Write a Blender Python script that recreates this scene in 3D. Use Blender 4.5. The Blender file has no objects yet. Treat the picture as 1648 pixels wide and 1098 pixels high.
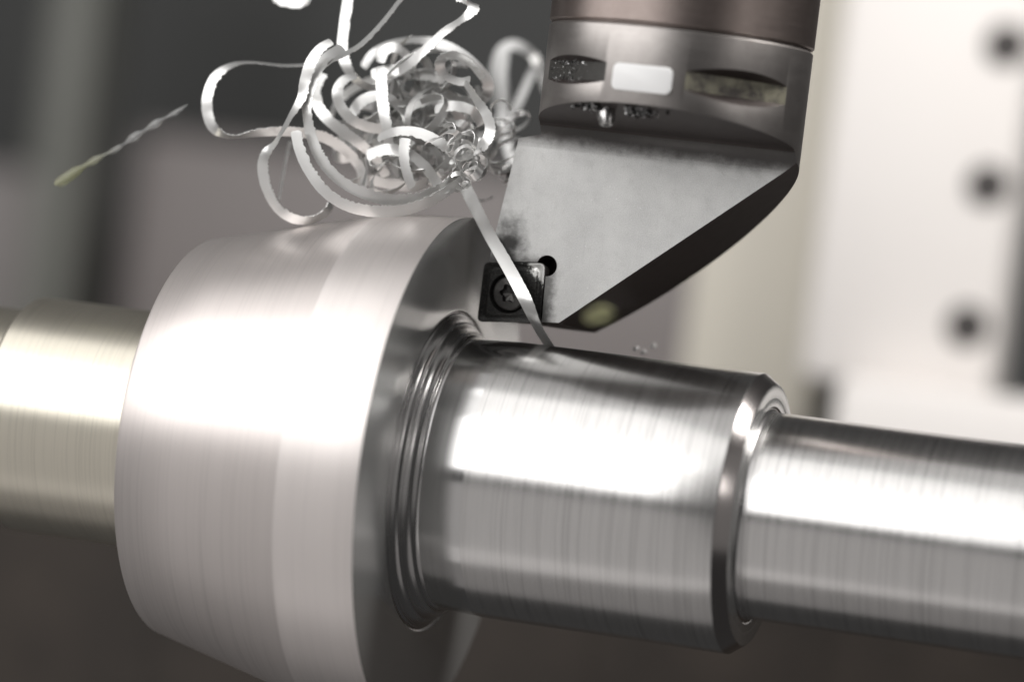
import bpy, bmesh, math, random
from mathutils import Vector, Matrix
R_ = math.radians
rnd = random.Random(7)
MM = 0.001
scene = bpy.context.scene

# ---------------------------------------------------------------- camera
# world (mm): X = spindle axis, Z = up along the tool, Y = away from the viewer; origin on the spindle axis
CAMR = Matrix(((0.95090244, -0.12101221, 0.28485187),
               (0.28515177, -0.01520202, -0.95836181),
               (0.12030381, 0.99253461, 0.0200512)))
CAMO = Vector((189.0566, -647.5504, 40.5287))
FPX, IW, IH = 5600.0, 1648, 1098
cam = bpy.data.cameras.new('camera')
cam.sensor_width = 36.0
cam.lens = 36.0 * FPX / IW
cam.clip_start = 0.02
cam.clip_end = 20
cam.dof.use_dof = True
cam.dof.focus_distance = 0.668
cam.dof.aperture_fstop = 5.6
cam.dof.aperture_blades = 9
camo = bpy.data.objects.new('camera', cam)
scene.collection.objects.link(camo)
m = CAMR.to_4x4()
m.translation = CAMO * MM
camo.matrix_world = m
scene.camera = camo


def px(u, v, y=0.0):
    """point (mm) where the sight line of a photo pixel meets the upright plane Y = y"""
    q = CAMR @ Vector(((u - IW / 2) / FPX, -(v - IH / 2) / FPX, -1))
    return CAMO + q * ((y - CAMO.y) / q.y)


# ---------------------------------------------------------------- light
world = bpy.data.worlds.new('World')
scene.world = world
world.use_nodes = True
world.node_tree.nodes['Background'].inputs[0].default_value = (0.95, 0.93, 0.92, 1)
world.node_tree.nodes['Background'].inputs[1].default_value = 0.045


def area(name, az, el, dist, sx, sy, power, col=(1, 1, 1), target=(0, 0, 20)):
    """softbox: az from -Y towards +X, el up; dist and sizes in metres"""
    l = bpy.data.lights.new(name, 'AREA')
    l.shape = 'RECTANGLE'
    l.size, l.size_y, l.energy, l.color = sx, sy, power, col
    o = bpy.data.objects.new(name, l)
    scene.collection.objects.link(o)
    a, e = R_(az), R_(el)
    d = Vector((math.sin(a) * math.cos(e), -math.cos(a) * math.cos(e), math.sin(e)))
    o.location = Vector(target) * MM + d * dist
    o.rotation_euler = d.to_track_quat('Z', 'Y').to_euler()
    return o


area('key_softbox', -40, 26, 0.95, 1.40, 0.68, 9.8, (1.0, 0.985, 0.97))
area('upper_softbox', -36, 57, 0.95, 1.30, 0.42, 2.6, (1.0, 0.985, 0.97))
area('top_softbox', -20, 80, 0.95, 0.85, 0.42, 0.6, (1.0, 0.985, 0.97))
area('side_strip', 66, 14, 0.9, 0.10, 0.14, 0.2, (1.0, 0.97, 0.94))
area('low_softbox', -22, -36, 1.0, 1.25, 1.25, 1.95, (1.0, 0.965, 0.945))
area('floor_bounce', -10, -78, 0.9, 1.2, 0.7, 0.5, (1.0, 0.95, 0.93))
area('right_softbox', 72, 5, 1.0, 0.8, 1.0, 0.5, (1.0, 0.97, 0.95))
wl = area('plate_fill', 20, 62, 0.42, 0.25, 0.2, 2.9, (1.0, 0.97, 0.94), target=(270, 270, 60))  # added unseen lamp, there only to brighten the white plate behind

scene.view_settings.view_transform = 'Standard'
scene.view_settings.look = 'None'
scene.view_settings.exposure = 0
scene.view_settings.gamma = 1
scene.view_settings.use_curve_mapping = False
scene.cycles.use_denoising = True
scene.cycles.max_bounces = 10

# ---------------------------------------------------------------- materials


class NT:
    def __init__(s, name):
        s.m = bpy.data.materials.new(name)
        s.m.use_nodes = True
        s.t = s.m.node_tree
        s.b = s.t.nodes['Principled BSDF']

    def n(s, kind, **kw):
        x = s.t.nodes.new(kind)
        for k, v in kw.items():
            setattr(x, k, v)
        return x

    def l(s, a, b):
        s.t.links.new(a, b)

    def pos(s, sx=1, sy=1, sz=1):
        """world position in mm, scaled"""
        g = s.n('ShaderNodeNewGeometry')
        v = s.n('ShaderNodeVectorMath', operation='MULTIPLY')
        v.inputs[1].default_value = (sx * 1000, sy * 1000, sz * 1000)
        s.l(g.outputs['Position'], v.inputs[0])
        return v.outputs[0]

    def noise(s, vec, scale, detail=3, rough=0.5):
        x = s.n('ShaderNodeTexNoise')
        x.inputs['Scale'].default_value = scale
        x.inputs['Detail'].default_value = detail
        x.inputs['Roughness'].default_value = rough
        s.l(vec, x.inputs['Vector'])
        return x.outputs[0]

    def ramp(s, fac, stops):
        x = s.n('ShaderNodeValToRGB')
        while len(x.color_ramp.elements) < len(stops):
            x.color_ramp.elements.new(0.5)
        for e, (p, c) in zip(x.color_ramp.elements, stops):
            e.position = p
            e.color = (c if isinstance(c, tuple) else (c, c, c)) + (1,)
        s.l(fac, x.inputs[0])
        return x.outputs[0]

    def fade(s, fac, a, b, hi=1.0):
        """hi where fac <= a, falling smoothly to 0 at b (or rising, when b < a)"""
        x = s.n('ShaderNodeMapRange', interpolation_type='SMOOTHSTEP', clamp=True)
        for k, v in (('From Min', a), ('From Max', b), ('To Min', hi), ('To Max', 0.0)):
            x.inputs[k].default_value = v
        s.l(fac, x.inputs['Value'])
        return x.outputs[0]

    def mix(s, fac, a, b, mode='MIX'):
        x = s.n('ShaderNodeMix', data_type='RGBA', blend_type=mode)
        for sock, v in ((x.inputs[0], fac), (x.inputs[6], a), (x.inputs[7], b)):
            if isinstance(v, (int, float)):
                sock.default_value = v if sock.type == 'VALUE' else (v, v, v, 1)
            elif isinstance(v, tuple):
                sock.default_value = v + (1,)
            else:
                s.l(v, sock)
        return x.outputs[2]

    def math(s, op, a, b=0.0, clamp=False):
        x = s.n('ShaderNodeMath', operation=op, use_clamp=clamp)
        for sock, v in zip(x.inputs, (a, b)):
            if isinstance(v, (int, float)):
                sock.default_value = v
            else:
                s.l(v, sock)
        return x.outputs[0]

    def bump(s, h, strength, dist):
        x = s.n('ShaderNodeBump')
        x.inputs['Strength'].default_value = strength
        x.inputs['Distance'].default_value = dist * MM
        s.l(h, x.inputs['Height'])
        s.l(x.outputs[0], s.b.inputs['Normal'])

    def set(s, **kw):
        for k, v in kw.items():
            k = {'base': 'Base Color', 'metal': 'Metallic', 'rough': 'Roughness', 'ior': 'IOR', 'trans': 'Transmission Weight',
                 'aniso': 'Anisotropic', 'arot': 'Anisotropic Rotation', 'spec': 'Specular IOR Level'}[k]
            i = s.b.inputs[k]
            if isinstance(v, tuple):
                i.default_value = v + (1,)
            elif isinstance(v, (int, float)):
                i.default_value = v
            else:
                s.l(v, i)
        return s


def turned(name, col, r0, r1, aniso, streak=0.12, axis='X', bump=0.02, freq=1.0, metal=1.0):
    """lathe-turned metal: streaks run round the axis, reflections smear along it"""
    t = NT(name)
    sc = (freq, 0.010, 0.010) if axis == 'X' else (0.010, 0.010, freq)
    p = t.pos(*sc)
    a = t.noise(p, 0.9, 5, 0.7)
    b = t.noise(p, 2.6, 3, 0.6)
    c = t.noise(t.pos(0.03, 0.03, 0.03), 1.0, 3, 0.6)
    k = t.mix(0.5, a, b)
    t.set(base=t.mix(1.0, col, t.ramp(k, [(0.30, 1 - streak * 1.6), (0.52, 1.0), (0.75, 1 - streak * 0.4)]), 'MULTIPLY'))
    rr = t.math('ADD', t.math('MULTIPLY', k, r1 - r0), t.math('MULTIPLY', c, 0.06))
    t.set(metal=metal, rough=t.math('ADD', rr, r0 - 0.03, clamp=True), aniso=aniso, arot=0.25)
    tg = t.n('ShaderNodeTangent', direction_type='RADIAL', axis=axis)
    t.l(tg.outputs[0], t.b.inputs['Tangent'])
    if bump:
        t.bump(t.mix(0.5, a, b), bump, 0.15)
    return t.m


M = {}
M['journal'] = turned('turned_steel', (0.70, 0.69, 0.68), 0.18, 0.31, 0.40, 0.20)
M['collar'] = turned('satin_turned_steel', (0.78, 0.725, 0.702), 0.35, 0.42, 0.4, 0.08, bump=0.0, metal=0.74)
M['rim'] = turned('dull_turned_steel', (0.82, 0.77, 0.748), 0.38, 0.44, 0.3, 0.06, bump=0.0, metal=0.72)
M['fresh'] = turned('fresh_cut_steel', (0.66, 0.655, 0.65), 0.13, 0.20, 0.2, 0.06, bump=0.0)
M['rear'] = turned('reflection_tinted_steel', (0.72, 0.68, 0.585), 0.29, 0.36, 0.4, 0.12, bump=0.0, metal=0.88)  # olive reflection of the surroundings put into the base tint
M['face'] = turned('faced_steel', (0.66, 0.66, 0.65), 0.18, 0.28, 0.0, 0.08, bump=0.0, metal=0.70)
M['groove'] = turned('groove_steel', (0.56, 0.55, 0.545), 0.24, 0.30, 0.0, 0.05, bump=0.0)


def holder_mat(name, ca, cb):
    t = NT(name)
    p = t.pos(1, 1, 1)
    a = t.noise(p, 0.25, 4, 0.65)
    f = t.noise(t.pos(0.02, 0.02, 1.0), 4.0, 3, 0.6)
    g = t.noise(p, 1.7, 3, 0.7)
    col = t.mix(a, ca, cb)
    col = t.mix(t.ramp(g, [(0.62, 0.0), (0.72, 0.35)]), col, (0.16, 0.12, 0.09))
    t.set(base=col, metal=1.0, rough=t.math('ADD', t.math('MULTIPLY', f, 0.16), 0.34), aniso=0.3, arot=0.25)
    tg = t.n('ShaderNodeTangent', direction_type='RADIAL', axis='Z')
    t.l(tg.outputs[0], t.b.inputs['Tangent'])
    t.bump(f, 0.03, 0.1)
    return t.m


def dark_steel():
    t = NT('black_oxide_steel')
    p = t.pos()
    a = t.noise(p, 0.5, 4, 0.6)
    t.set(base=t.mix(a, (0.045, 0.036, 0.034), (0.085, 0.07, 0.066)), metal=0.6, rough=0.42)
    return t.m


def rake_mat():
    t = NT('ground_rake_face')
    p = t.pos()
    big = t.noise(p, 0.09, 4, 0.6)
    mid = t.noise(p, 0.45, 5, 0.7)
    fine = t.noise(p, 5.0, 3, 0.7)
    col = t.mix(t.ramp(big, [(0.35, 0.0), (0.65, 1.0)]), (0.50, 0.50, 0.495), (0.59, 0.59, 0.58))
    col = t.mix(t.ramp(mid, [(0.52, 0.0), (0.80, 0.35)]), col, (0.36, 0.355, 0.35))
    col = t.mix(0.45, col, t.ramp(fine, [(0.3, 0.3), (0.7, 0.75)]), 'OVERLAY')
    # fine grinding lines, a little off the upright
    gl = t.noise(t.pos(2.2, 0.1, 0.05), 2.0, 3, 0.6)
    col = t.mix(t.ramp(gl, [(0.60, 0.0), (0.75, 0.35)]), col, (0.34, 0.335, 0.33))
    # bright rubbed specks
    sp = t.noise(p, 1.4, 2, 0.5)
    col = t.mix(t.ramp(sp, [(0.70, 0.0), (0.76, 0.6)]), col, (0.8, 0.8, 0.79))
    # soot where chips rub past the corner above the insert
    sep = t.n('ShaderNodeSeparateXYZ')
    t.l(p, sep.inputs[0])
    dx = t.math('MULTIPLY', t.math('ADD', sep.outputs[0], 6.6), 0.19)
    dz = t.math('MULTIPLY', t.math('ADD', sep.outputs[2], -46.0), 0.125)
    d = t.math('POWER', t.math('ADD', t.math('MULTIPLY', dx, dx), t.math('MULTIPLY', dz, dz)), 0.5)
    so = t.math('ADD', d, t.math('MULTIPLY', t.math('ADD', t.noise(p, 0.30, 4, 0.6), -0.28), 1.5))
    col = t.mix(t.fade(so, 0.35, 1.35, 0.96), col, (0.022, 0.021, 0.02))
    # oily smear and painted-in fillet shade along the top edge under the ring
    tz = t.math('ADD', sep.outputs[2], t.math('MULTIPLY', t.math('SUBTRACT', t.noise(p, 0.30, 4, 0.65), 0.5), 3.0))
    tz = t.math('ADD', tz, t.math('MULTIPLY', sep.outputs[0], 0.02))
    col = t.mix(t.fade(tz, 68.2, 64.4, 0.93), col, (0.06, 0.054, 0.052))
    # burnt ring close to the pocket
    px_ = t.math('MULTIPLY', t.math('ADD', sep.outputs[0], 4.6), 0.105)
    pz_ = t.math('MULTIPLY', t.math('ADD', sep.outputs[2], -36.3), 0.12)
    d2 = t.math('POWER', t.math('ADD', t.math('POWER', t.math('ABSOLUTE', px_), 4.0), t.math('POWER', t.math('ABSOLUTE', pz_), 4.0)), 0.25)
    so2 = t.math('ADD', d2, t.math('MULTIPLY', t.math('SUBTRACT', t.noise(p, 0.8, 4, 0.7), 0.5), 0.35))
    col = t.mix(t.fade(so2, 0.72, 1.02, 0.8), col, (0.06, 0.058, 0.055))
    t.set(base=col, metal=0.55, rough=t.math('ADD', t.math('MULTIPLY', mid, 0.2), 0.38))
    t.bump(fine, 0.06, 0.1)
    return t.m


def insert_mat():
    t = NT('worn_coated_carbide')
    p = t.pos()
    a = t.noise(p, 0.9, 5, 0.75)
    f = t.noise(p, 3.0, 4, 0.7)
    col = t.mix(t.ramp(f, [(0.35, 0.0), (0.75, 1.0)]), (0.012, 0.012, 0.012), (0.06, 0.058, 0.055))
    sep = t.n('ShaderNodeSeparateXYZ')
    t.l(p, sep.inputs[0])
    # the corner near the relief hole is rubbed bright
    q = t.math('ADD', t.math('MULTIPLY', sep.outputs[0], 0.16), t.math('MULTIPLY', t.math('ADD', sep.outputs[2], -37.2), 0.17))
    q = t.math('ADD', q, t.math('MULTIPLY', t.math('SUBTRACT', a, 0.5), 1.3))
    col = t.mix(t.ramp(q, [(0.40, 0.0), (0.60, 1.0)]), col, (0.72, 0.72, 0.70))
    ed = t.noise(p, 1.5, 4, 0.8)
    col = t.mix(t.ramp(ed, [(0.64, 0.0), (0.72, 0.5)]), col, (0.35, 0.35, 0.34))
    t.set(base=col, metal=0.7, rough=t.math('ADD', t.math('MULTIPLY', f, 0.3), 0.28))
    t.bump(f, 0.25, 0.2)
    return t.m


def chip_mat(name, ca, cb):
    t = NT(name)
    a = t.noise(t.pos(), 0.12, 2, 0.5)
    t.set(base=t.mix(a, ca, cb), metal=0.72, rough=0.33)
    return t.m


def painted(name, a, b, rough=0.5, scale=0.02, metal=0.0):
    t = NT(name)
    p = t.pos()
    n = t.noise(p, scale, 4, 0.6)
    t.set(base=t.mix(n, a, b), rough=rough, metal=metal)
    t.bump(t.noise(p, 1.0, 2, 0.5), 0.05, 0.2)
    return t.m


def slot_mat():
    t = NT('oily_slot_floor')
    p = t.pos()
    n = t.noise(p, 0.22, 5, 0.65)
    f = t.noise(p, 2.2, 3, 0.7)
    col = t.mix(t.ramp(n, [(0.40, 0.0), (0.62, 1.0)]), (0.11, 0.10, 0.092), (0.34, 0.325, 0.25))
    col = t.mix(t.ramp(f, [(0.60, 0.0), (0.75, 0.35)]), col, (0.62, 0.61, 0.54))
    sep = t.n('ShaderNodeSeparateXYZ')
    t.l(p, sep.inputs[0])
    col = t.mix(t.ramp(t.math('MULTIPLY', sep.outputs[0], 0.05), [(0.85, 1.0), (0.95, 0.0)]), col, (0.055, 0.053, 0.05))
    t.set(base=col, metal=0.5, rough=0.5)
    t.bump(f, 0.3, 0.3)
    return t.m


def liquid(name, col, rough=0.02, ior=1.40):
    t = NT(name)
    n = t.noise(t.pos(), 0.6, 2, 0.5)
    t.set(base=t.mix(n, col, tuple(min(1, c * 1.08) for c in col)), trans=1.0, rough=rough, ior=ior)
    return t.m


M['holder'] = holder_mat('bronzed_holder_steel', (0.31, 0.288, 0.278), (0.45, 0.425, 0.41))
M['clamp'] = holder_mat('dark_bronzed_steel', (0.23, 0.19, 0.175), (0.33, 0.28, 0.26))
M['dark'] = dark_steel()
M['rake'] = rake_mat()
M['chamfer'] = turned('polished_chamfer_steel', (0.46, 0.43, 0.42), 0.16, 0.22, 0.0, 0.05, bump=0.0)
M['insert'] = insert_mat()
M['chip'] = chip_mat('bright_chip_metal', (0.70, 0.70, 0.69), (0.84, 0.84, 0.83))
M['shaded_chip'] = chip_mat('shaded_chip_metal', (0.27, 0.27, 0.267), (0.36, 0.36, 0.355))  # darker copy of the chip metal, shade on the rear coil put into colour
M['slot'] = slot_mat()
M['bright_plate'] = painted('reflection_white', (0.90, 0.90, 0.90), (0.93, 0.93, 0.93), 0.35, 0.2)  # softbox reflection on the ring plate put into its white
M['screw'] = painted('dark_screw_steel', (0.035, 0.034, 0.033), (0.13, 0.125, 0.12), 0.42, 0.6, 0.8)
t_ = NT('chip_grit')
t_.set(base=t_.ramp(t_.noise(t_.pos(), 1.3, 3, 0.7), [(0.50, 0.008), (0.56, 0.85)]), metal=0.7, rough=0.3)
M['grit'] = t_.m
M['white_paint'] = painted('white_machine_paint', (0.80, 0.765, 0.74), (0.85, 0.815, 0.79), 0.45)
M['cream_paint'] = painted('cream_machine_paint', (0.66, 0.62, 0.53), (0.72, 0.68, 0.60), 0.45, 0.01)
M['char_paint'] = painted('charcoal_machine_paint', (0.036, 0.038, 0.037), (0.052, 0.053, 0.052), 0.55)
M['mauve_paint'] = painted('grey_machine_paint', (0.25, 0.226, 0.221), (0.29, 0.262, 0.256), 0.5, 0.008)
M['green_grey'] = painted('green_grey_machine_paint', (0.16, 0.163, 0.147), (0.21, 0.213, 0.192), 0.5)
M['brown'] = painted('oily_brown_steel', (0.0, 0.0, 0.0), (0.060, 0.046, 0.036), 0.5, 0.022, 0.2)
M['bolt'] = painted('black_bolt_steel', (0.05, 0.047, 0.046), (0.09, 0.085, 0.083), 0.5, 0.2, 0.5)
t_ = NT('coolant_emulsion')
sx_ = t_.n('ShaderNodeSeparateXYZ')
t_.l(t_.pos(), sx_.inputs[0])
t_.set(base=t_.mix(t_.fade(sx_.outputs[0], -96.0, -86.0), (0.95, 0.96, 0.96), (0.86, 0.88, 0.64)), trans=0.8, rough=0.10, ior=1.33)
M['coolant'] = t_.m
M['oil'] = liquid('oil_drop', (0.36, 0.36, 0.20), 0.2, 1.2)

# ---------------------------------------------------------------- helpers


def link(o):
    scene.collection.objects.link(o)
    return o


def tag(o, label=None, cat=None, group=None, kind=None):
    for k, v in (('label', label), ('category', cat), ('group', group), ('kind', kind)):
        if v:
            o[k] = v
    return o


def empty(name, loc, label, cat, group=None):
    o = link(bpy.data.objects.new(name, None))
    o.empty_display_size = 0.005
    o.location = Vector(loc) * MM
    return tag(o, label, cat, group)


def finish(me, smooth=35):
    for p in me.polygons:
        p.use_smooth = True
    me.set_sharp_from_angle(angle=R_(smooth))


def obj(name, bm, mat, parent=None, smooth=35, origin=None):
    """bmesh with vertices in world mm -> one mesh object (metres)"""
    off = Vector(origin) if origin is not None else None
    base = Vector((0, 0, 0))
    q = parent
    while q is not None:
        base += q.location
        q = q.parent
    o_world = off * MM if off is not None else base.copy()
    for v in bm.verts:
        v.co = v.co * MM - o_world
    bmesh.ops.recalc_face_normals(bm, faces=bm.faces)
    me = bpy.data.meshes.new(name)
    bm.to_mesh(me)
    bm.free()
    for mm in (mat if isinstance(mat, (list, tuple)) else [mat]):
        me.materials.append(mm)
    finish(me, smooth)
    o = link(bpy.data.objects.new(name, me))
    if parent:
        o.parent = parent
    o.location = o_world - base
    return o


def lathe_x(profile, seg=160, close=False):
    """profile [(s, r)...] turned about the X axis"""
    bm = bmesh.new()
    rings = []
    for s, r in profile:
        rings.append([bm.verts.new((s, r * math.cos(2 * math.pi * i / seg), r * math.sin(2 * math.pi * i / seg))) for i in range(seg)])
    for a, b in zip(rings, rings[1:]):
        for i in range(seg):
            bm.faces.new((a[i], a[(i + 1) % seg], b[(i + 1) % seg], b[i]))
    return bm


def lathe_dir(profile, center, axis, seg=48, caps=True):
    """profile [(h, r)] turned about an axis through center"""
    bm = bmesh.new()
    axis = Vector(axis).normalized()
    u = axis.orthogonal().normalized()
    w = axis.cross(u)
    rings = []
    for h, r in profile:
        c = Vector(center) + axis * h
        rings.append([bm.verts.new(c + (u * math.cos(2 * math.pi * i / seg) + w * math.sin(2 * math.pi * i / seg)) * r) for i in range(seg)])
    for a, b in zip(rings, rings[1:]):
        for i in range(seg):
            bm.faces.new((a[i], a[(i + 1) % seg], b[(i + 1) % seg], b[i]))
    if caps:
        bm.faces.new(rings[0][::-1])
        bm.faces.new(rings[-1])
    return bm


def prism(poly, vec):
    """closed prism: 3D polygon swept by vec"""
    bm = bmesh.new()
    vec = Vector(vec)
    a = [bm.verts.new(Vector(p)) for p in poly]
    b = [bm.verts.new(Vector(p) + vec) for p in poly]
    n = len(a)
    bm.faces.new(a[::-1])
    bm.faces.new(b)
    for i in range(n):
        bm.faces.new((a[i], a[(i + 1) % n], b[(i + 1) % n], b[i]))
    bmesh.ops.recalc_face_normals(bm, faces=bm.faces)
    return bm


def box(x0, x1, y0, y1, z0, z1, bev=0.0, seg=2):
    bm = prism([(x0, y0, z0), (x1, y0, z0), (x1, y1, z0), (x0, y1, z0)], (0, 0, z1 - z0))
    if bev:
        bmesh.ops.bevel(bm, geom=list(bm.edges), offset=bev, segments=seg, profile=0.5, affect='EDGES')
    return bm


def halfspace(p, n, size=160):
    """big block whose face passes through p, filling the side n points to"""
    n = Vector(n).normalized()
    u = n.orthogonal().normalized()
    w = n.cross(u)
    p = Vector(p)
    return prism([p + u * size + w * size, p - u * size + w * size, p - u * size - w * size, p + u * size - w * size], n * size)


def boolean(base, ops, bevel=0.0):
    """exact booleans between bmeshes (scaled up to keep precision); returns a bmesh"""
    def tmp(bm):
        bmesh.ops.recalc_face_normals(bm, faces=bm.faces)
        me = bpy.data.meshes.new('t')
        bm.to_mesh(me)
        bm.free()
        return link(bpy.data.objects.new('t', me))
    o = tmp(base)
    extra = []
    for op, bm in ops:
        t = tmp(bm)
        extra.append(t)
        md = o.modifiers.new('b', 'BOOLEAN')
        md.operation, md.object, md.solver = op, t, 'EXACT'
    if bevel:
        md = o.modifiers.new('v', 'BEVEL')
        md.width, md.segments, md.limit_method, md.angle_limit = bevel, 2, 'ANGLE', R_(38)
    bpy.context.view_layer.update()
    dg = bpy.context.evaluated_depsgraph_get()
    ev = o.evaluated_get(dg)
    me = ev.to_mesh()
    out = bmesh.new()
    out.from_mesh(me)
    ev.to_mesh_clear()
    for t in [o] + extra:
        d = t.data
        bpy.data.objects.remove(t)
        bpy.data.meshes.remove(d)
    return out


def catmull(pts, n):
    """n samples along a Catmull-Rom spline through tuples"""
    k = len(pts)
    out = []
    for i in range(n):
        t = i / (n - 1) * (k - 1)
        j = min(int(t), k - 2)
        f = t - j
        p0, p1, p2, p3 = pts[max(j - 1, 0)], pts[j], pts[j + 1], pts[min(j + 2, k - 1)]
        out.append(tuple(0.5 * (2 * b + (c - a) * f + (2 * a - 5 * b + 4 * c - d) * f * f + (3 * b - a - 3 * c + d) * f ** 3)
                         for a, b, c, d in zip(p0, p1, p2, p3)))
    return out


# ---------------------------------------------------------------- setting behind the machine
def panel(name, corners, y, thick, mat, label, cat, bev=1.5):
    """upright panel: left/right/top/bottom from photo pixels (u_left, u_right, v_top, v_bottom), front at Y = y"""
    u0, u1, v0, v1 = corners
    a, b = px(u0, (v0 + v1) / 2, y), px(u1, (v0 + v1) / 2, y)
    zt, zb = px((u0 + u1) / 2, v0, y).z, px((u0 + u1) / 2, v1, y).z
    bm = box(a.x, b.x, y, y + thick, zb, zt, bev)
    o = obj(name, bm, mat, origin=((a.x + b.x) / 2, y + thick / 2, zb))
    if label:
        tag(o, label, cat)
    return o


w = panel('wall', (-900, 2600, -700, 1800), 900, 12, M['char_paint'], None, None, 0)
tag(w, 'dark charcoal rear wall of the machine enclosure, out of focus', 'wall', kind='structure')
panel('lower_guard_panel', (196, 1160, 262, 620), 800, 12, M['mauve_paint'],
      'blurred mauve grey guard panel behind the chip tangle', 'panel', 3)
panel('guard_post', (40, 126, -200, 760), 760, 40, M['green_grey'],
      'blurred green grey upright post at the left edge', 'post', 8)
panel('side_guard_panel', (-500, 34, 240, 760), 808, 10, M['mauve_paint'],
      'blurred mauve grey guard panel left of the upright post', 'panel', 3)
panel('cream_column', (1120, 1340, -300, 1000), 400, 40, M['cream_paint'],
      'blurred cream painted column between the tool and the white bolted plate', 'column', 4)
panel('base_cover', (1318, 2300, 662, 1000), 340, 20, M['white_paint'],
      'blurred white machine cover just above the thin end of the shaft', 'cover', 4)
bp = empty('bolted_plate', px(1450, 630, 360), 'blurred white painted plate with three dark bolts in a column', 'plate')
a, b = px(1322, 300, 362), px(1636, 300, 362)
zt, zb = px(1450, -250, 362).z, px(1450, 628, 362).z
obj('plate', box(a.x, b.x, 362, 392, zb, zt, 3), M['white_paint'], bp)
for u, v in ((1620, 72), (1590, 298), (1557, 525)):
    c = px(u, v, 362)
    bo = obj('bolt', lathe_dir([(0.6, 6.4), (-0.3, 6.4), (-0.9, 6.0)], c, (0, 1, 0), 32), M['bolt'], bp)
    obj('hex_socket', lathe_dir([(-1.4, 2.5), (-0.95, 2.5)], c, (0, 1, 0), 6), M['dark'], bo)
# way covers under the spindle line: overlapping dark oily plates
wc = empty('way_cover', (60, 250, -170), 'dark oily brown telescopic way cover below the spindle line', 'way cover')
for i in range(9):
    x0 = -230 + i * 62
    obj('cover_plate', prism([(x0, 236 - i * 1.5, -170), (x0 + 66, 234 - i * 1.5, -170), (x0 + 66, 234 - i * 1.5, -8 + (i % 3) * 2), (x0, 236 - i * 1.5, -8 + (i % 3) * 2)],
                             (0, 8, 0)), M['brown'], wc, smooth=20)

# ---------------------------------------------------------------- workpiece
wp = empty('stepped_shaft', (0, 0, -27), 'bright turned steel shaft with conical collar being machined', 'shaft')
obj('rear_journal', lathe_x([(-150, 20.8), (-103.6, 20.8), (-103.2, 21.6), (-102.6, 23.2), (-101.85, 23.83), (-100, 23.85), (-84, 23.8), (-66.0, 23.8)]), M['rear'], wp, 25)
col = obj('collar', lathe_x([(-66.2, 23.81), (-66.6, 24.3), (-66.6, 39.0), (-66.35, 39.5), (-65.9, 39.85), (-54, 42.9), (-42, 45.95), (-31.2, 48.65), (-30.6, 48.82)], 224), M['collar'], wp, 25)
obj('collar_rim', lathe_x([(-30.6, 48.82), (-30.1, 48.92), (-29.5, 48.97), (-22, 49.45), (-14.66, 49.9), (-14.5, 49.86)], 224), M['rim'], col, 25)
obj('collar_face', lathe_x([(-14.5, 49.86), (-14.5, 44), (-14.5, 38), (-14.52, 32.2), (-14.62, 31.6)], 224), M['face'], col, 30)
obj('relief_groove', lathe_x([(-14.62, 31.6), (-14.85, 31.3), (-14.85, 31.0), (-14.55, 30.75), (-14.4, 30.45), (-14.1, 29.9), (-13.75, 29.5), (-13.4, 29.25), (-13.1, 29.2), (-12.9, 29.05),
                              (-12.75, 28.7), (-12.4, 28.2), (-11.95, 27.75), (-11.5, 27.5), (-11.1, 27.4), (-10.9, 27.2), (-10.75, 26.8), (-10.4, 26.52), (-9.9, 26.46)], 224),
    M['groove'], wp, 60)
obj('fresh_cut_band', lathe_x([(-9.9, 26.46), (-7, 26.64), (-4, 26.825), (-2.4, 26.92), (-1.6, 26.96)], 224), M['fresh'], wp, 25)
obj('middle_journal', lathe_x([(-1.6, 26.96), (-0.5, 26.99), (1, 27.0), (10, 27.0), (30, 27.0), (46.9, 27.0), (47.1, 26.93)], 224), M['journal'], wp, 25)
obj('end_chamfer', lathe_x([(47.1, 26.93), (47.3, 26.75), (49.5, 25.15), (49.68, 24.95)], 200), M['chamfer'], wp, 25)
obj('end_face', lathe_x([(49.68, 24.95), (49.72, 24.7), (49.72, 22.6), (49.66, 22.4), (49.72, 22.2), (49.72, 20.9)], 200), M['face'], wp, 25)
obj('end_groove', lathe_x([(49.72, 20.9), (49.5, 20.6), (49.5, 20.25), (49.8, 19.95), (50.3, 19.82), (51.3, 19.84)], 200), M['groove'], wp, 60)
obj('end_journal', lathe_x([(51.3, 19.84), (70, 19.84), (100, 19.84), (180, 19.84)], 200), M['journal'], wp, 25)

# ---------------------------------------------------------------- tool
HX, HR = 22.95, 25.4
tool = empty('turning_tool', (HX, 0, 89), 'steel turning tool with round holder, pale flat cutting head and dark square insert', 'cutting tool')
cyl = lathe_dir([(20, HR), (88.3, HR), (88.75, HR - 0.45)], (HX, 0, 0), (0, 0, 1), 192)
head = prism([(-7, -9, 66.3), (-1.6, -9, 67.7), (20, -9, 67.7), (24, -9, 45), (6.2, -9, 31.0), (-9.7, -9, 30.2), (-9.95, -9, 41.5), (-9.87, -9, 43.7)], (0, 27, 0))
shelf = prism([(-80, 0, 10), *[(-80, -5.2 + 5.2 * math.cos(R_(a_)), 64.9 + 5.2 * math.sin(R_(a_))) for a_ in range(0, 81, 8)], (-80, -26, 74.05), (-80, -60, 80.2), (-80, -60, 10)], (200, 0, 0))
p0, p1, p2 = Vector((48.06, 0, 67.0)), Vector((6.17, 0, 32.14)), Vector((30, 22, 67.0 - 34.86 * (18.06 / 41.89) - 3.2))
nrm = (p1 - p0).cross(p2 - p0).normalized()
if nrm.z > 0:
    nrm = -nrm
slant = halfspace(p0, nrm)
q0, q1, q2 = Vector((3.1, 0, 31.45)), Vector((-9, 0, 30.6)), Vector((3, 18, 30.1))
nr2 = (q1 - q0).cross(q2 - q0).normalized()
if nr2.z > 0:
    nr2 = -nr2
bottom = halfspace(q0, nr2)


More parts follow.
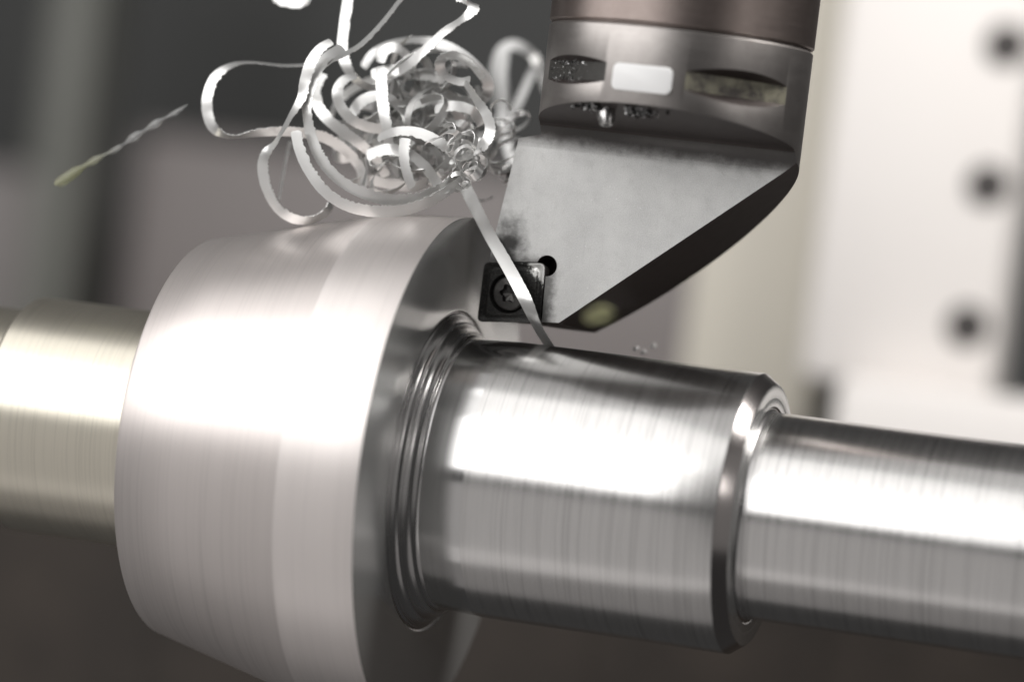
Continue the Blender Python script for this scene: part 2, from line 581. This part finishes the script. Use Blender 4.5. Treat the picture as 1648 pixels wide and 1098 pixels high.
def slot_cutter(phi0, phi1, zc, h, grow):
    c, half = R_((phi0 + phi1) / 2), R_((phi1 - phi0) / 2)
    d0 = HR * math.cos(half)
    rad = Vector((math.sin(c), -math.cos(c), 0))
    tan = Vector((math.cos(c), math.sin(c), 0))
    o = Vector((HX, 0, zc)) + rad * d0 - tan * 22
    e = 7
    return prism([o + Vector((0, 0, -h)), o + rad * e + Vector((0, 0, -h - grow * e)), o + rad * e + Vector((0, 0, h + grow * e)), o + Vector((0, 0, h))], tan * 44)


slot1 = slot_cutter(-58, -17, 79.4, 1.75, 0.62)
slot2 = slot_cutter(18, 69, 79.3, 1.7, 0.62)
INS = [(-10.86, 41.55), (1.43, 42.73), (1.88, 31.14), (-10.9, 29.85)]


def grow(poly, d):
    cx = sum(p[0] for p in poly) / 4
    cz = sum(p[1] for p in poly) / 4
    return [(x + (d if x > cx else -d), z + (d if z > cz else -d)) for x, z in poly]


pk = grow(INS, 0.22)
pocket = prism([(-20, -2, pk[0][1] - 0.8), (pk[0][0], -2, pk[0][1]), (pk[1][0], -2, pk[1][1]), (pk[2][0], -2, pk[2][1]), (pk[2][0], -2, 20), (-20, -2, 20)], (0, 6.9, 0))
hole = lathe_dir([(-3, 2.05), (9, 2.05)], (1.75, 0, 42.3), (0, 1, 0), 40)
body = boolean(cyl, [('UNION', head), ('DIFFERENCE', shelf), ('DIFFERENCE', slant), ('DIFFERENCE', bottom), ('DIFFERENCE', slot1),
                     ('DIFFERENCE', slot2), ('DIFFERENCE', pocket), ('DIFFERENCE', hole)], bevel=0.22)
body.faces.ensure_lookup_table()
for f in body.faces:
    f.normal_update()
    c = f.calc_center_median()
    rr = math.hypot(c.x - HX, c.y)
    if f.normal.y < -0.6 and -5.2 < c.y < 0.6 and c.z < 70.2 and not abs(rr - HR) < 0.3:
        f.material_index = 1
    elif c.z > 70 and rr < HR - 0.2 and 75 < c.z < 83.5 and abs(f.normal.z) < 0.3:
        f.material_index = 3
    elif c.z > 68 and abs(rr - HR) < 0.45:
        f.material_index = 0
    else:
        f.material_index = 2
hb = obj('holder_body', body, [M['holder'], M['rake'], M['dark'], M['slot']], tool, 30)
for p_ in hb.data.polygons:
    if (p_.material_index == 1 and p_.normal.y < -0.995) or (p_.material_index == 2 and p_.normal.z < -0.5 and p_.area > 2e-5):
        p_.use_smooth = False

# small plate let into the ring, its lamp reflection painted plain white
lp = box(HX - 5.75, HX + 5.65, -HR - 0.12, -HR + 1.3, 76.2, 81.25)
ed = [e for e in lp.edges if abs((e.verts[0].co - e.verts[1].co).y) > 0.5]
bmesh.ops.bevel(lp, geom=ed, offset=1.2, segments=6, profile=0.5, affect='EDGES')
ed = [e for e in lp.edges if all(v.co.y < -HR for v in e.verts)]
bmesh.ops.bevel(lp, geom=ed, offset=0.15, segments=2, profile=0.5, affect='EDGES')
tag(obj('ring_plate', lp, M['bright_plate'], tool, 30), 'small rounded plate on the holder ring, bright reflection painted white')
# coolant nozzle under the ring
nz = lathe_dir([(-2, 1.7), (1.6, 1.7), (3.0, 1.2), (3.1, 1.0), (3.1, 0.55), (2.0, 0.5)], px(976, 176, -19), (0.18, -0.25, -0.95), 32)
obj('coolant_nozzle', nz, M['groove'], tool, 30)

# insert with chip-breaker step and clamping screw
SC = (-5.2, 0, 36.1)


def insert_outline(inset, corner, n=96):
    # rounded rhombus sampled by angle about the screw centre
    quad = grow(INS, -inset)
    out = []
    for i in range(n):
        a = 2 * math.pi * i / n
        d = Vector((math.cos(a), math.sin(a)))
        best = 1e9
        for k in range(4):
            p, q = Vector(quad[k]), Vector(quad[(k + 1) % 4])
            e = q - p
            w_ = p - Vector((SC[0], SC[2]))
            den = d.x * e.y - d.y * e.x
            if abs(den) < 1e-9:
                continue
            t = (w_.x * e.y - w_.y * e.x) / den
            u = (w_.x * d.y - w_.y * d.x) / den
            if t > 0 and -0.001 <= u <= 1.001:
                # round the corner by pulling the ends in
                c_ = min(u, 1 - u) * e.length
                pull = max(0.0, corner - c_) ** 2 / corner * 0.42
                best = min(best, t - pull)
        out.append((SC[0] + d.x * best, SC[2] + d.y * best))
    return out


def circle_outline(r, n=96):
    return [(SC[0] + r * math.cos(2 * math.pi * i / n), SC[2] + r * math.sin(2 * math.pi * i / n)) for i in range(n)]


bm = bmesh.new()
rings = []
for pts_, yy in ((circle_outline(2.6), 4.45), (insert_outline(0.35, 1.0), 4.45), (insert_outline(0.0, 1.0), -0.18), (insert_outline(0.06, 1.0), -0.27), (insert_outline(0.30, 1.0), -0.25),
                 (insert_outline(0.9, 0.9), 0.12), (insert_outline(1.25, 0.8), 0.10), (insert_outline(1.5, 0.8), -0.08), (circle_outline(3.95), -0.06), (circle_outline(3.7), 0.6),
                 (circle_outline(2.6), 1.6), (circle_outline(2.6), 4.45)):
    rings.append([bm.verts.new((x, yy, z)) for x, z in pts_])
for a, b in zip(rings, rings[1:]):
    for i in range(96):
        bm.faces.new((a[i], a[(i + 1) % 96], b[(i + 1) % 96], b[i]))
bmesh.ops.remove_doubles(bm, verts=bm.verts, dist=1e-4)
io = obj('insert', bm, M['insert'], tool, 28)
# screw head with six-lobe socket
bm = bmesh.new()
seg = 72
prof = []
for ring, (rad, yy, lobe) in enumerate([(2.55, 2.2, 0), (3.35, 0.75, 0), (3.35, 0.35, 0), (3.05, 0.1, 0), (1.72, 0.0, 0.14), (1.62, 0.15, 0.16), (1.55, 1.5, 0.16), (0.05, 1.75, 0)]):
    prof.append([bm.verts.new((SC[0] + (rad * (1 + lobe * math.cos(6 * a_))) * math.cos(a_), yy, SC[2] + (rad * (1 + lobe * math.cos(6 * a_))) * math.sin(a_)))
                 for a_ in [2 * math.pi * i / seg for i in range(seg)]])
for a, b in zip(prof, prof[1:]):
    for i in range(seg):
        bm.faces.new((a[i], a[(i + 1) % seg], b[(i + 1) % seg], b[i]))
obj('clamp_screw', bm, M['screw'], io, 30)

cu = empty('clamping_unit', (HX, 0, 89.2), 'dark bronzed round clamping unit above the holder seam', 'tool clamp')
obj('housing', lathe_dir([(88.4, 24.7), (89.05, 24.75), (89.1, 25.2), (89.4, 25.5), (120, 25.5), (150, 25.5)], (HX, 0, 0), (0, 0, 1), 192), M['clamp'], cu, 30)

# ---------------------------------------------------------------- chips
CH_W = 2.25


def camdir(w):
    """photo-plane vector (right, down, towards the viewer) -> world direction"""
    return CAMR @ Vector((w[0], -w[1], w[2]))


def ribbon(name, pts, parent, width=CH_W, n=None, jag=0.10, thick=0.13, seed=0, mat='chip'):
    """pts: (u, v, depth_mm_behind_rake_plane, wx, wy, wd): path in photo pixels + own depth, w = direction of the ribbon's width"""
    n = n or max(24, len(pts) * 9)
    sm = catmull([tuple(map(float, p)) for p in pts], n)
    P = [px(s[0], s[1], s[2]) for s in sm]
    Wd = [camdir(s[3:6]) for s in sm]
    return sweep(name, P, Wd, parent, width, jag, thick, seed, mat)


def sweep(name, P, Wd, parent, width, jag=0.10, thick=0.12, seed=0, mat='chip'):
    rr = random.Random(seed)
    n = len(P)
    bm = bmesh.new()
    rows = []
    for i in range(n):
        wv = Wd[i]
        if wv.length < 1e-4:
            wv = Vector((0, 1, 0))
        t = (P[min(i + 1, n - 1)] - P[max(i - 1, 0)]).normalized()
        wv = wv.normalized()
        wv = (wv - t * wv.dot(t) * 0.85).normalized()
        nn = t.cross(wv)
        ta = 0.55 + 0.45 * min(1, i / 2, (n - 1 - i) / 2)
        ww = width * ta
        row, low = [], []
        for k, f in enumerate((-0.5, -0.2, 0.2, 0.5)):
            off = wv * ww * f + nn * width * 0.05 * (0.25 - f * f)
            if k == 3:
                off += wv * rr.choice((0, 0, 0.3, 0.6, -0.5, 1.0)) * jag * 2
            if k == 0:
                off += wv * rr.uniform(-.3, .3) * jag
            row.append(bm.verts.new(P[i] + off + nn * thick / 2))
            low.append(bm.verts.new(P[i] + off - nn * thick / 2))
        rows.append(row + low[::-1])
    for a, b in zip(rows, rows[1:]):
        for k in range(8):
            bm.faces.new((a[k], a[(k + 1) % 8], b[(k + 1) % 8], b[k]))
    bm.faces.new(rows[0][::-1])
    bm.faces.new(rows[-1])
    return obj(name, bm, M[mat], parent, 50)


tangle = empty('chip_tangle', px(600, 350, 0), 'nest of bright curled steel ribbon chips above the collar', 'metal chips')
SIDE, FLAT, DEEP = (1, .15, .5), (.1, 1, .5), (.25, .2, 1)
TR = [
    # left loop and its return
    [(492, 104, -4, .2, .3, 1), (455, 105, -5, .2, .3, 1), (405, 100, -6, .3, .25, 1), (372, 105, -7, .6, .3, .8), (346, 124, -8, .9, .3, .5), (334, 155, -9, 1, .1, .4),
     (334, 182, -9, 1, -.1, .4), (343, 205, -9, .8, -.4, .6), (362, 217, -9, .3, -.3, 1), (382, 219, -9, .0, -.15, 1), (412, 214, -8, -.1, -.5, .8), (452, 211, -7, -.1, -.7, .6),
     (490, 214, -5, 0, -.7, .6), (522, 221, -3, .2, -.8, .5), (548, 236, -1, .4, -.8, .5), (570, 256, 1, .6, -.6, .6), (583, 280, 2, .9, -.2, .5), (580, 312, 3, .9, .2, .5)],
    # strand from the torn end down into the lower left loop
    [(534, 66, -10, .5, .5, .7), (515, 78, -11, .7, .5, .5), (500, 100, -12, .9, .3, .3), (491, 130, -12, 1, .2, .3), (485, 158, -12, .8, .3, .6), (466, 190, -13, .4, .3, .9),
     (444, 228, -13, .3, .3, .9), (426, 250, -12, .8, .3, .6), (423, 275, -11, 1, .0, .4), (430, 305, -10, .9, -.2, .5), (446, 334, -9, .6, -.5, .6), (470, 351, -9, .3, -.7, .6),
     (500, 354, -8, .1, -.6, .7), (524, 342, -6, -.2, -.5, .8), (534, 325, -4, -.4, -.2, .9)],
    # wide arc in front
    [(552, 76, -5, .4, .7, .5), (528, 90, -8, .7, .6, .4), (510, 112, -10, .9, .3, .3), (497, 145, -11, 1, .1, .3), (494, 180, -12, .8, 0, .6), (502, 222, -12, .9, -.3, .4),
     (518, 258, -12, .8, -.5, .4), (546, 289, -12, .5, -.8, .4), (585, 311, -11, .3, -.9, .3), (630, 322, -9, .1, -1, .3), (670, 320, -7, -.1, -1, .4), (700, 308, -5, -.2, -.8, .6), (722, 294, -4, -.3, -.6, .7), (738, 276, -2, -.5, -.4, .7)],
    # lower arc
    [(476, 210, -14, .9, -.1, .4), (482, 240, -14, .9, -.3, .4), (496, 272, -14, .8, -.5, .4), (520, 305, -14, .6, -.7, .4), (552, 328, -13, .4, -.9, .4), (590, 339, -12, .1, -1, .4),
     (635, 340, -10, -.1, -1, .4), (672, 332, -8, -.2, -.8, .5), (700, 319, -6, -.3, -.7, .6), (724, 304, -4, -.4, -.6, .6), (744, 290, -2, -.5, -.4, .7)],
    # thin straight strand seen on edge
    [(467, 226, 4, .25, .1, 1), (460, 258, 4, .25, .1, 1), (453, 295, 3, .25, .1, 1), (449, 322, 2, .25, .1, 1)],
    # upright strand leaving the top
    [(566, -30, 6, .9, .1, .5), (560, 0, 5, .9, .1, .5), (554, 40, 4, .9, .1, .5), (551, 75, 3, .9, .1, .5), (556, 102, 2, .8, -.3, .5), (570, 125, 2, .4, -.5, .7), (592, 139, 3, .1, -.5, .8), (618, 141, 5, 0, -.6, .8)],
    # slim diagonal strand
    [(664, -28, -4, .3, .3, .8), (642, 2, -4, .3, .3, .8), (612, 40, -5, .3, .3, .8), (582, 70, -6, .3, .35, .8), (556, 86, -7, .2, .4, .8), (530, 99, -8, .2, .4, .8), (510, 118, -8, .3, .3, .9)],
    # strand bent over at the top right
    [(700, -35, 0, .6, .6, .5), (735, -10, -1, .5, .8, .4), (758, 3, -2, .8, .6, .2), (760, 16, -3, 1, .2, .4), (742, 32, -3, .5, .3, .8), (716, 50, -3, .5, .5, .7), (690, 74, -3, .5, .5, .6),
     (664, 98, -2, .5, .5, .6), (642, 114, 0, .4, .5, .7)],
    # outer ring of the nest
    [(585, 108, 12, .5, .5, .7), (600, 86, 12, .5, .5, .7), (630, 70, 12, .2, .6, .8), (668, 64, 12, 0, .6, .8), (708, 70, 11, -.3, .9, .5), (745, 88, 10, -.5, .7, .5), (774, 114, 9, -.7, .5, .6),
     (786, 140, 8, -.9, .1, .4), (776, 160, 8, -.5, -.6, .6), (750, 164, 9, 0, -.8, .6), (715, 152, 10, .3, -.8, .5), (688, 136, 11, .4, -.7, .6)],
    # curl at the right
    [(757, 126, -2, .2, .5, .9), (742, 131, -2, 0, .7, .7), (720, 124, -2, -.5, .5, .7), (708, 108, -2, -.9, .1, .5), (713, 93, -2, -.6, -.4, .7), (732, 89, -2, 0, -.6, .8), (756, 100, -1, .3, -.5, .8), (778, 126, 0, .5, -.3, .8)],
    # right hand sweep
    [(748, 132, -4, .4, .1, .9), (764, 156, -5, .5, -.1, .8), (782, 182, -6, .8, -.1, .6), (789, 208, -6, .9, .2, .4), (780, 230, -6, .7, .6, .4), (760, 242, -5, .2, .9, .4), (738, 246, -4, 0, .9, .5)],
    # inner left hook
    [(574, 122, -2, .5, .5, .7), (554, 128, -3, .8, .4, .5), (543, 146, -4, 1, 0, .4), (548, 170, -4, .9, -.3, .4), (566, 192, -4, .6, -.6, .5), (592, 204, -3, .3, -.8, .5), (620, 208, -2, .1, -.8, .6)],
    # bright inner arc
    [(520, 118, 2, .7, .5, .5), (507, 142, 0, 1, .2, .3), (511, 168, -2, .9, -.2, .4), (526, 190, -3, .7, -.6, .3), (550, 210, -3, .5, -.8, .3), (578, 230, -2, .4, -.8, .5), (604, 254, 0, .5, -.6, .7), (622, 284, 2, .8, -.2, .6)],
    # ring in the middle
    [(566, 184, 0, .7, .6, .4), (580, 164, 0, .6, .8, .3), (604, 154, 0, .1, 1, .4), (630, 160, 0, -.4, .7, .7), (648, 182, 0, -.4, .2, .9), (655, 206, 0, -.6, -.1, .8), (646, 230, 0, -.6, -.5, .7), (622, 238, 0, 0, -.7, .8), (600, 228, 0, .4, -.5, .8)],
    # upright blade in the middle
    [(612, 108, -1, 1, 0, .3), (614, 140, -2, 1, 0, .3), (617, 175, -3, 1, 0, .4), (623, 210, -3, .9, 0, .5), (628, 240, -2, .8, .1, .6)],
    # broad sweeps to the lower right
    [(608, 222, -5, .1, .7, .8), (640, 211, -6, .1, .8, .7), (676, 214, -6, -.2, .9, .5), (712, 232, -6, -.4, .8, .5), (742, 258, -5, -.5, .6, .6), (752, 284, -4, -.8, .3, .6)],
    [(590, 250, -2, .3, .9, .4), (622, 240, -3, .1, 1, .4), (655, 246, -4, -.2, .9, .5), (684, 268, -4, -.4, .8, .5), (704, 294, -4, -.5, .7, .6), (724, 306, -4, -.4, .8, .5)],
    [(652, 222, -6, .9, .2, .4), (650, 250, -6, .9, .1, .5), (655, 278, -6, .8, -.1, .6), (664, 302, -6, .7, -.3, .7)],
    [(588, 252, -7, .2, 0, 1), (590, 275, -7, .2, .1, 1), (584, 298, -7, .3, .1, 1)],
    [(560, 300, 2, .6, -.7, .5), (590, 290, 3, .3, -.9, .5), (630, 296, 4, 0, -1, .4), (668, 300, 5, -.3, -.8, .5), (700, 284, 5, -.5, -.6, .6)],
    [(700, 176, 2, 0, .8, .6), (730, 170, 2, 0, .9, .5), (760, 178, 2, -.3, .8, .6), (776, 200, 3, -.8, .4, .5)],
    [(660, 172, 4, .4, .8, .5), (690, 160, 5, .2, .9, .5), (716, 166, 5, -.2, .8, .6), (738, 186, 5, -.6, .5, .6), (742, 210, 4, -.9, .1, .5), (728, 228, 3, -.5, -.6, .6)],
    [(598, 120, 6, .2, .9, .4), (630, 112, 6, 0, 1, .4), (664, 118, 6, 0, 1, .4), (696, 122, 6, 0, .9, .5), (716, 130, 6, .2, .8, .6)],
    [(612, 100, 5, .7, .3, .6), (618, 82, 5, .9, .1, .5), (636, 76, 5, .4, .7, .5), (654, 88, 5, -.5, .5, .7), (664, 108, 5, -.7, .2, .7)],
]
for i, p in enumerate(TR):
    wd = 2.0 if i in (4, 6, 18) else CH_W
    ribbon('ribbon', p, tangle, wd, seed=i, n=len(p) * 14, jag=0.13)

# the continuous chip running off the insert edge up into the nest
ribbon('ribbon', [(738, 266, 6, .8, .35, .5), (744, 292, 5, .9, .4, .3), (757, 318, 3.5, .9, .45, .3), (772, 348, 1.5, .9, .5, .3), (790, 382, -1.0, .9, .5, .3), (812, 420, -3.0, .9, .5, .3), (832, 456, -4.5, .9, .5, .3),
                  (848, 488, -5.0, .9, .5, .25), (860, 516, -3.5, .9, .45, .2), (873, 540, 1, .9, .4, .1), (886, 560, 6, .9, .4, 0), (896, 580, 10, .9, .4, 0)], tangle, 2.6, seed=91, jag=0.03, n=150)



def coil(cx, cy, depth, rad, turns, width, seed, wob=0.15, tilt=1.0, pitch=1.0):
    # a springy turn of ribbon: its width lies along the axis it curls round
    rr = random.Random(seed)
    ax = camdir((rr.uniform(-1, 1) * tilt, rr.uniform(-1, 1) * tilt, 1)).normalized()
    u = ax.orthogonal().normalized()
    w_ = ax.cross(u)
    a0 = rr.uniform(0, 6.28)
    n = max(16, int(turns * 34))
    c = px(cx, cy, depth)
    k1, k2, e1 = rr.uniform(1, 2.5), rr.uniform(0, 6.28), rr.uniform(0.6, 1.0)
    gr = rr.uniform(-0.35, 0.5)
    P, Wd = [], []
    for i in range(n):
        f = i / (n - 1)
        a = a0 + f * turns * 6.283
        r = rad * (1 + gr * f) * (1 + wob * math.sin(k1 * a + k2))
        P.append(c + u * r * math.cos(a) + w_ * r * e1 * math.sin(a) + ax * (f - 0.5) * pitch * rad + u * rad * 0.5 * (f - 0.5))
        Wd.append(ax + (u * math.cos(a) + w_ * math.sin(a)) * 0.35 * math.sin(k1 * a * 0.7 + k2))
    return sweep('ribbon', P, Wd, tangle, width, jag=0.06, seed=seed)


# looser turns filling the depth of the nest
for i in range(42):
    an, rd = rnd.uniform(0, 6.28), math.sqrt(rnd.random())
    coil(655 + 88 * rd * math.cos(an), 196 + 88 * rd * math.sin(an), rnd.uniform(-2, 20), rnd.uniform(3.2, 8.0), rnd.uniform(0.5, 1.3), rnd.uniform(1.5, 2.3), 300 + i, pitch=rnd.uniform(0, 1.2))
# tight crumpled turns where the ribbon folds up beside the tool
for i in range(17):
    coil(min(800, rnd.gauss(748, 26)), rnd.gauss(262, 26), rnd.uniform(-8, 3), rnd.uniform(0.9, 2.6), rnd.uniform(0.7, 1.8), rnd.uniform(0.9, 1.7), 200 + i, wob=0.4, tilt=1.6, pitch=rnd.uniform(0.5, 2.2))

for i in range(9):
    coil(rnd.uniform(785, 826), rnd.uniform(175, 315), rnd.uniform(6, 16), rnd.uniform(1.8, 4.5), rnd.uniform(0.5, 1.1), rnd.uniform(1.2, 2.0), 500 + i, wob=0.3, pitch=rnd.uniform(0.5, 2))

rear = empty('loose_chip', px(830, 240, 40), 'blurred pale chip coil behind the nest, beside the tool holder', 'metal chips')
ribbon('ribbon', [(800, 170, 65, .8, 0, .6), (796, 120, 65, .9, .1, .5), (806, 82, 65, .7, .6, .4), (830, 72, 65, .1, 1, .4), (858, 90, 65, -.5, .7, .5), (874, 125, 66, -.8, .3, .5), (890, 165, 67, -.8, .3, .5)], rear, 2.4, seed=401, mat='shaded_chip', jag=0.02)
ribbon('ribbon', [(866, 92, 67, .5, .3, .7), (850, 130, 65, .6, .3, .6), (832, 170, 63, .6, .3, .6), (812, 205, 61, .6, .3, .6), (822, 250, 59, .9, -.2, .4), (838, 290, 57, .9, -.2, .4)], rear, 2.2, seed=402, mat='shaded_chip', jag=0.02)
ribbon('ribbon', [(812, 76, 71, .9, .2, .4), (808, 120, 70, .9, .1, .4), (812, 165, 69, .9, .1, .4), (806, 205, 68, .9, .1, .4)], rear, 2.4, seed=403, mat='shaded_chip', jag=0.02)
topc = empty('top_chip', px(475, 10, -20), 'blurred white chip scrap cut off by the top edge of the photo', 'metal chips')
ribbon('ribbon', [(446, -14, -45, .1, 1, .3), (458, -6, -45, .0, 1, .3), (478, -3, -45, 0, 1, .3), (498, -10, -46, -.2, 1, .3), (506, -30, -47, -.5, .6, .5)], topc, 3.6, seed=404)

# dark grit of fine chips caught under the ring and in the left slot
bm = bmesh.new()


def shard(c, s):
    vs = [bm.verts.new(Vector(c) + Vector((rnd.uniform(-1, 1), rnd.uniform(-1, 1), rnd.uniform(-1, 1))) * s) for _ in range(4)]
    for f in ((0, 1, 2), (0, 3, 1), (0, 2, 3), (1, 3, 2)):
        bm.faces.new([vs[k] for k in f])


for i in range(520):
    sd = rnd.choice((-1, 1, 1))
    x = 12.5 + rnd.gauss(0, 1.5) if sd < 0 else 20.8 + abs(rnd.gauss(0, 2.4)) - 1.2
    y = -21 + rnd.gauss(0, 1.3)
    z = 70.02 + (-y - 4.2) * 0.1875 - rnd.uniform(0.0, 0.6)
    if math.hypot(x - HX, y) < HR - 0.3:
        shard((x, y, z), rnd.choice((0.15, 0.25, 0.4, 0.6, 0.8)) * rnd.uniform(0.7, 1.2))
cc = R_(-37.5)
rad, tan = Vector((math.sin(cc), -math.cos(cc), 0)), Vector((math.cos(cc), math.sin(cc), 0))
d0 = HR * math.cos(R_(20.5))
for i in range(420):
    t_ = rnd.gauss(-2.5, 3.6)
    if abs(t_) > 8:
        continue
    zz = 79.4 + rnd.choice((rnd.uniform(-1.75, 1.7), rnd.gauss(-1.9, .35), rnd.gauss(1.5, .3)))
    shard(Vector((HX, 0, zz)) + rad * (d0 + 0.05 + max(0, abs(zz - 79.4) - 1.75) * 1.6) + tan * t_, rnd.uniform(0.06, 0.24))
g = obj('fine_chips', bm, M['grit'], smooth=5, origin=(18, -18, 72))
tag(g, 'dark glittering grit of fine chips stuck to the tool holder', 'metal fines', kind='stuff')


def blobs(name, items, mat, seed):
    """chain of liquid beads joined by thin necks, one closed surface of revolution along a path"""
    rr = random.Random(seed)
    bm = bmesh.new()
    pts = catmull(items, len(items) * 8)
    P = [px(p[0], p[1], p[2]) for p in pts]
    rings = []
    for i, p in enumerate(pts):
        t = (P[min(i + 1, len(P) - 1)] - P[max(i - 1, 0)]).normalized()
        u = t.orthogonal().normalized()
        w = t.cross(u)
        rings.append([bm.verts.new(P[i] + (u * math.cos(k * math.pi / 8) + w * math.sin(k * math.pi / 8)) * max(0.03, p[3])) for k in range(16)])
    for a, b in zip(rings, rings[1:]):
        for k in range(16):
            bm.faces.new((a[k], a[(k + 1) % 16], b[(k + 1) % 16], b[k]))
    bm.faces.new(rings[0][::-1])
    bm.faces.new(rings[-1])
    return obj(name, bm, M[mat], None, 60, origin=P[len(P) // 2])


tag(blobs('coolant_strand', [(88, 296, -6, .05), (96, 293, -6, .9), (108, 286, -6, 0.95), (122, 276, -6, .9), (136, 267, -6, .35), (152, 258, -6, .7), (170, 248, -6, .2), (188, 239, -6, .5), (200, 231, -6, .15), (216, 220, -6, .8),
                             (232, 210, -6, .2), (250, 199, -6, .8), (264, 190, -6, .15), (280, 182, -6, .45), (290, 176, -6, .35), (302, 168, -6, .04)], 'coolant', 3),
    'clear thread of flung coolant droplets in the air at left', 'coolant')
tag(blobs('oil_drop', [(938, 516, -80, .1), (944, 513, -80, .8), (955, 508, -80, 1.3), (968, 505, -80, 1.4), (980, 504, -80, 1.0), (990, 504, -80, .1)], 'oil', 5),
    'blurred olive coolant droplet in the air before the dark underside of the tool', 'coolant')

for k_, (u, v, yy) in enumerate(((1022, 562, 26), (1034, 568, 30), (1050, 558, 34))):
    c = px(u, v, yy)
    fl = obj('chip_fleck', prism([c + Vector(p) for p in ((-.6, 0, -.2), (.1, -.3, -.5), (.6, .1, .2), (.0, .2, .6))], (0.15, 0.25, 0.1)), M['chip'], None, 20, origin=c)
    tag(fl, ('leftmost', 'middle', 'rightmost')[k_] + ' of three tiny bright chip flecks just above the centre of the shaft', 'metal chips', 'chip flecks above the shaft')
